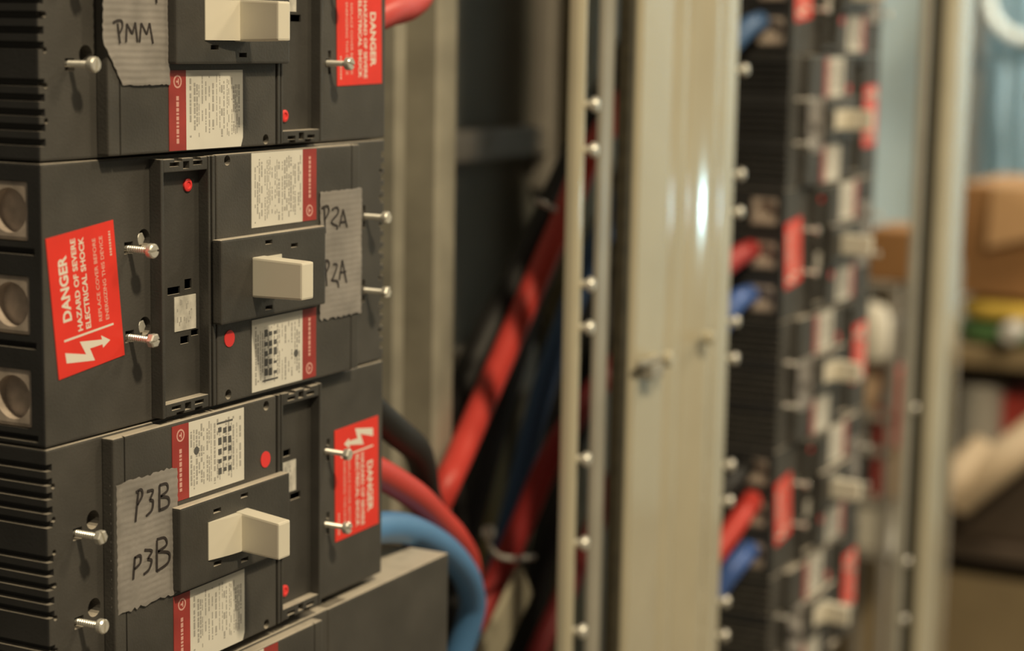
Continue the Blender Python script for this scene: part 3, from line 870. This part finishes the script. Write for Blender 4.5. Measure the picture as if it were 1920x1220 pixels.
zg = zS1
sack('green_bag', 'green', SX, 1780, 2030, 606, 650, 'green bag lying on the shelf under the yellow one', 'bag', zS1)
zy = at_x(1850, 604, SX).z
sack('yellow_bag', 'yellow', SX - .01, 1785, 2030, 568, 602, 'yellow bag under the big cardboard box', 'bag', zy)
zc_ = at_x(1880, 566, SX).z
cb_ = empty('cardboard_box', (SX, 0, zc_))
o = slab_at('carton', 'card', SX, SX + .3, 1790, 2030, 350, 560, None, None, .004, z0=zc_ + 0.008)
o.parent = cb_; o.location = -Vector(cb_.location)
bm = bmesh.new(); e0, e1 = at_x(1862, 330, SX), at_x(2030, 345, SX); tz = at_x(1880, 350, SX).z
hexa(bm, [Vector(v) * 1000 for v in ((SX - .02, e0.y, tz - .10), (SX - .02, e1.y, tz - .06), (SX - .003, e1.y, tz), (SX - .003, e0.y, tz))],
     [Vector(v) * 1000 for v in ((SX - .016, e0.y, tz - .10), (SX - .016, e1.y, tz - .06), (SX, e1.y, tz + .002), (SX, e0.y, tz + .002))])
o = link_mesh('flap', bm, M['card2'], cb_); o.location = -Vector(cb_.location)
tag(cb_, 'big brown cardboard box at the right picture edge', 'box')
bm = bmesh.new(); p = at_x(1895, 624, SX - .05)
lathe(bm, p / MM, (-1, 0, 0), [(18, -40), (18, 8), (13, 12), (0, 12)], 20)
tag(link_mesh('white_roll', bm, M['tie'], None, True), 'round white roll end in front of the green bag', 'roll')

# below the upper board: tin, red crate, tubes
p = at_x(1832, 832, SX + .05); pt = at_x(1832, 722, SX + .05)
zst = at_x(1832, 850, SX).z
stand = slab_at('dark_crate', 'darkbox', SX + .02, SX + .3, 1740, 2030, 868, 1018, 'dark crate on the lower shelf behind the tan tubes', 'crate', z0=zS2 + 0.0005)
zcr = at_x(1885, 868, SX + .02).z
tin = empty('paint_tin', (SX + .065, p.y, zcr))
bm = bmesh.new(); hh_ = (pt.z - zcr) * 1000
lathe(bm, (0, 0, 0), (0, 0, 1), [(38, 0.5), (39, 3), (38, 6), (38, hh_ - 6), (39.5, hh_ - 3), (38, hh_)], 28); link_mesh('can', bm, M['grey'], tin, True)
bm = bmesh.new(); lathe(bm, (0, 0, 0), (0, 0, 1), [(33, hh_ - .5), (33, hh_ + 2), (0, hh_ + 2)], 28); link_mesh('lid', bm, M['grey'], tin, True)
tag(tin, 'grey tin under the brown shelf board', 'tin')
slab_at('red_tub', 'redbox', SX + .06, SX + .25, 1872, 2010, 742, 800, 'red tub beside the grey tin', 'tub', .008, z0=zcr + 0.0005)
for (x0, y0, x1, y1, r, lab, X) in ((1700, 985, 1850, 840, .030, 'tan rolled tube leaning low beside the end post', SX - .09), (1790, 935, 1960, 800, .032, 'tan rolled tube leaning behind the other one', SX - .06)):
    bm = bmesh.new(); tube(bm, [at_x(x0, y0, X), at_x((x0 + x1) / 2, (y0 + y1) / 2, X), at_x(x1, y1, X + .05)], r, 20, 3)
    tag(link_mesh('rolled_tube', bm, M['tan'], None, True), lab, 'tube')

# parts rack seen between the far stack and the end post
RX = 2.15


def ry(px, py=700): return at_x(px, py, RX).y


rk = empty('parts_rack', (RX + .1, ry(1660), FLOOR))
ya, yb = ry(1716), ry(1560) + .02
zsh = [at_x(1650, y, RX).z for y in (512, 650, 752, 815, 905, 1003)]
for z in zsh:
    bm = bmesh.new(); box(bm, -.20, .14, ya - rk.location.y, yb - rk.location.y, z - .010 - FLOOR, z - FLOOR, .002, u=1); link_mesh('rack_shelf', bm, M['gbar'], rk)
for y0 in (ya - rk.location.y, yb - rk.location.y - .012):
    for x0 in (-.20, .128):
        bm = bmesh.new(); box(bm, x0, x0 + .012, y0, y0 + .012, 0, zsh[0] - FLOOR, .001, u=1); link_mesh('upright', bm, M['gbar'], rk)
bm = bmesh.new(); box(bm, .141, .146, ya - rk.location.y, yb - rk.location.y, 0.02, zsh[0] - FLOOR, .001, u=1); link_mesh('rear_board', bm, M['ply'], rk)
tag(rk, 'grey parts rack seen between the far breakers and end post', 'rack')


def on_rack(name, m, s, px0, px1, pytop, label, cat, kind='box'):
    zb = zsh[s] + 0.0003; z1 = at_x((px0 + px1) / 2, pytop, RX - .08).z
    if kind == 'box': return slab_at(name, m, RX - .09, RX + .02, px0, px1, pytop, pytop + 40, label, cat, .004, z0=zb, z1=z1)
    c = at_x((px0 + px1) / 2, pytop, RX - .06); r = abs(at_x(px0, pytop, RX - .06).y - at_x(px1, pytop, RX - .06).y) / 2 * 1000
    h = max(.01, z1 - zb) * 1000
    bm = bmesh.new(); prof = [(r * .8, 0), (r, h * .12), (r, h * .7), (r * .72, h * .93), (0, h)] if kind == 'jar' else [(r * .35, 0), (r * .85, h * .2), (r, h * .5), (r * .8, h * .8), (r * .3, h * .97), (0, h)]
    lathe(bm, (c.x * 1000, c.y * 1000, zb * 1000), (0, 0, 1), prof, 20)
    return tag(link_mesh(name, bm, M[m], None, True), label, cat)


on_rack('brown_carton', 'card', 0, 1628, 1712, 428, 'small brown carton on top of the parts rack', 'carton')
on_rack('black_case', 'blackm', 1, 1622, 1695, 606, 'black case on the rack under the small carton', 'case')
on_rack('cream_canister', 'cream', 1, 1622, 1692, 560, 'cream canister on the upper rack shelf', 'canister', 'jar').location.x -= .055
on_rack('peach_ball', 'peach', 2, 1612, 1662, 655, 'bright peach round thing on the second rack shelf', 'ball', 'ball')
on_rack('red_case', 'redbox', 2, 1664, 1700, 690, 'dark red case beside the bright peach ball', 'case')
on_rack('white_ball', 'tie', 3, 1604, 1640, 764, 'white ball on the middle rack shelf', 'ball', 'ball')
on_rack('red_case', 'redbox', 3, 1642, 1705, 766, 'red case beside the white ball', 'case')
on_rack('maroon_case', 'redbox', 4, 1636, 1672, 848, 'narrow red case on the rack below the white ball', 'case')
on_rack('tan_carton', 'card2', 4, 1676, 1712, 830, 'tan carton beside the narrow red case', 'carton')
on_rack('cream_block', 'cream', 5, 1600, 1672, 925, 'square cream block on the lowest visible rack shelf', 'block')
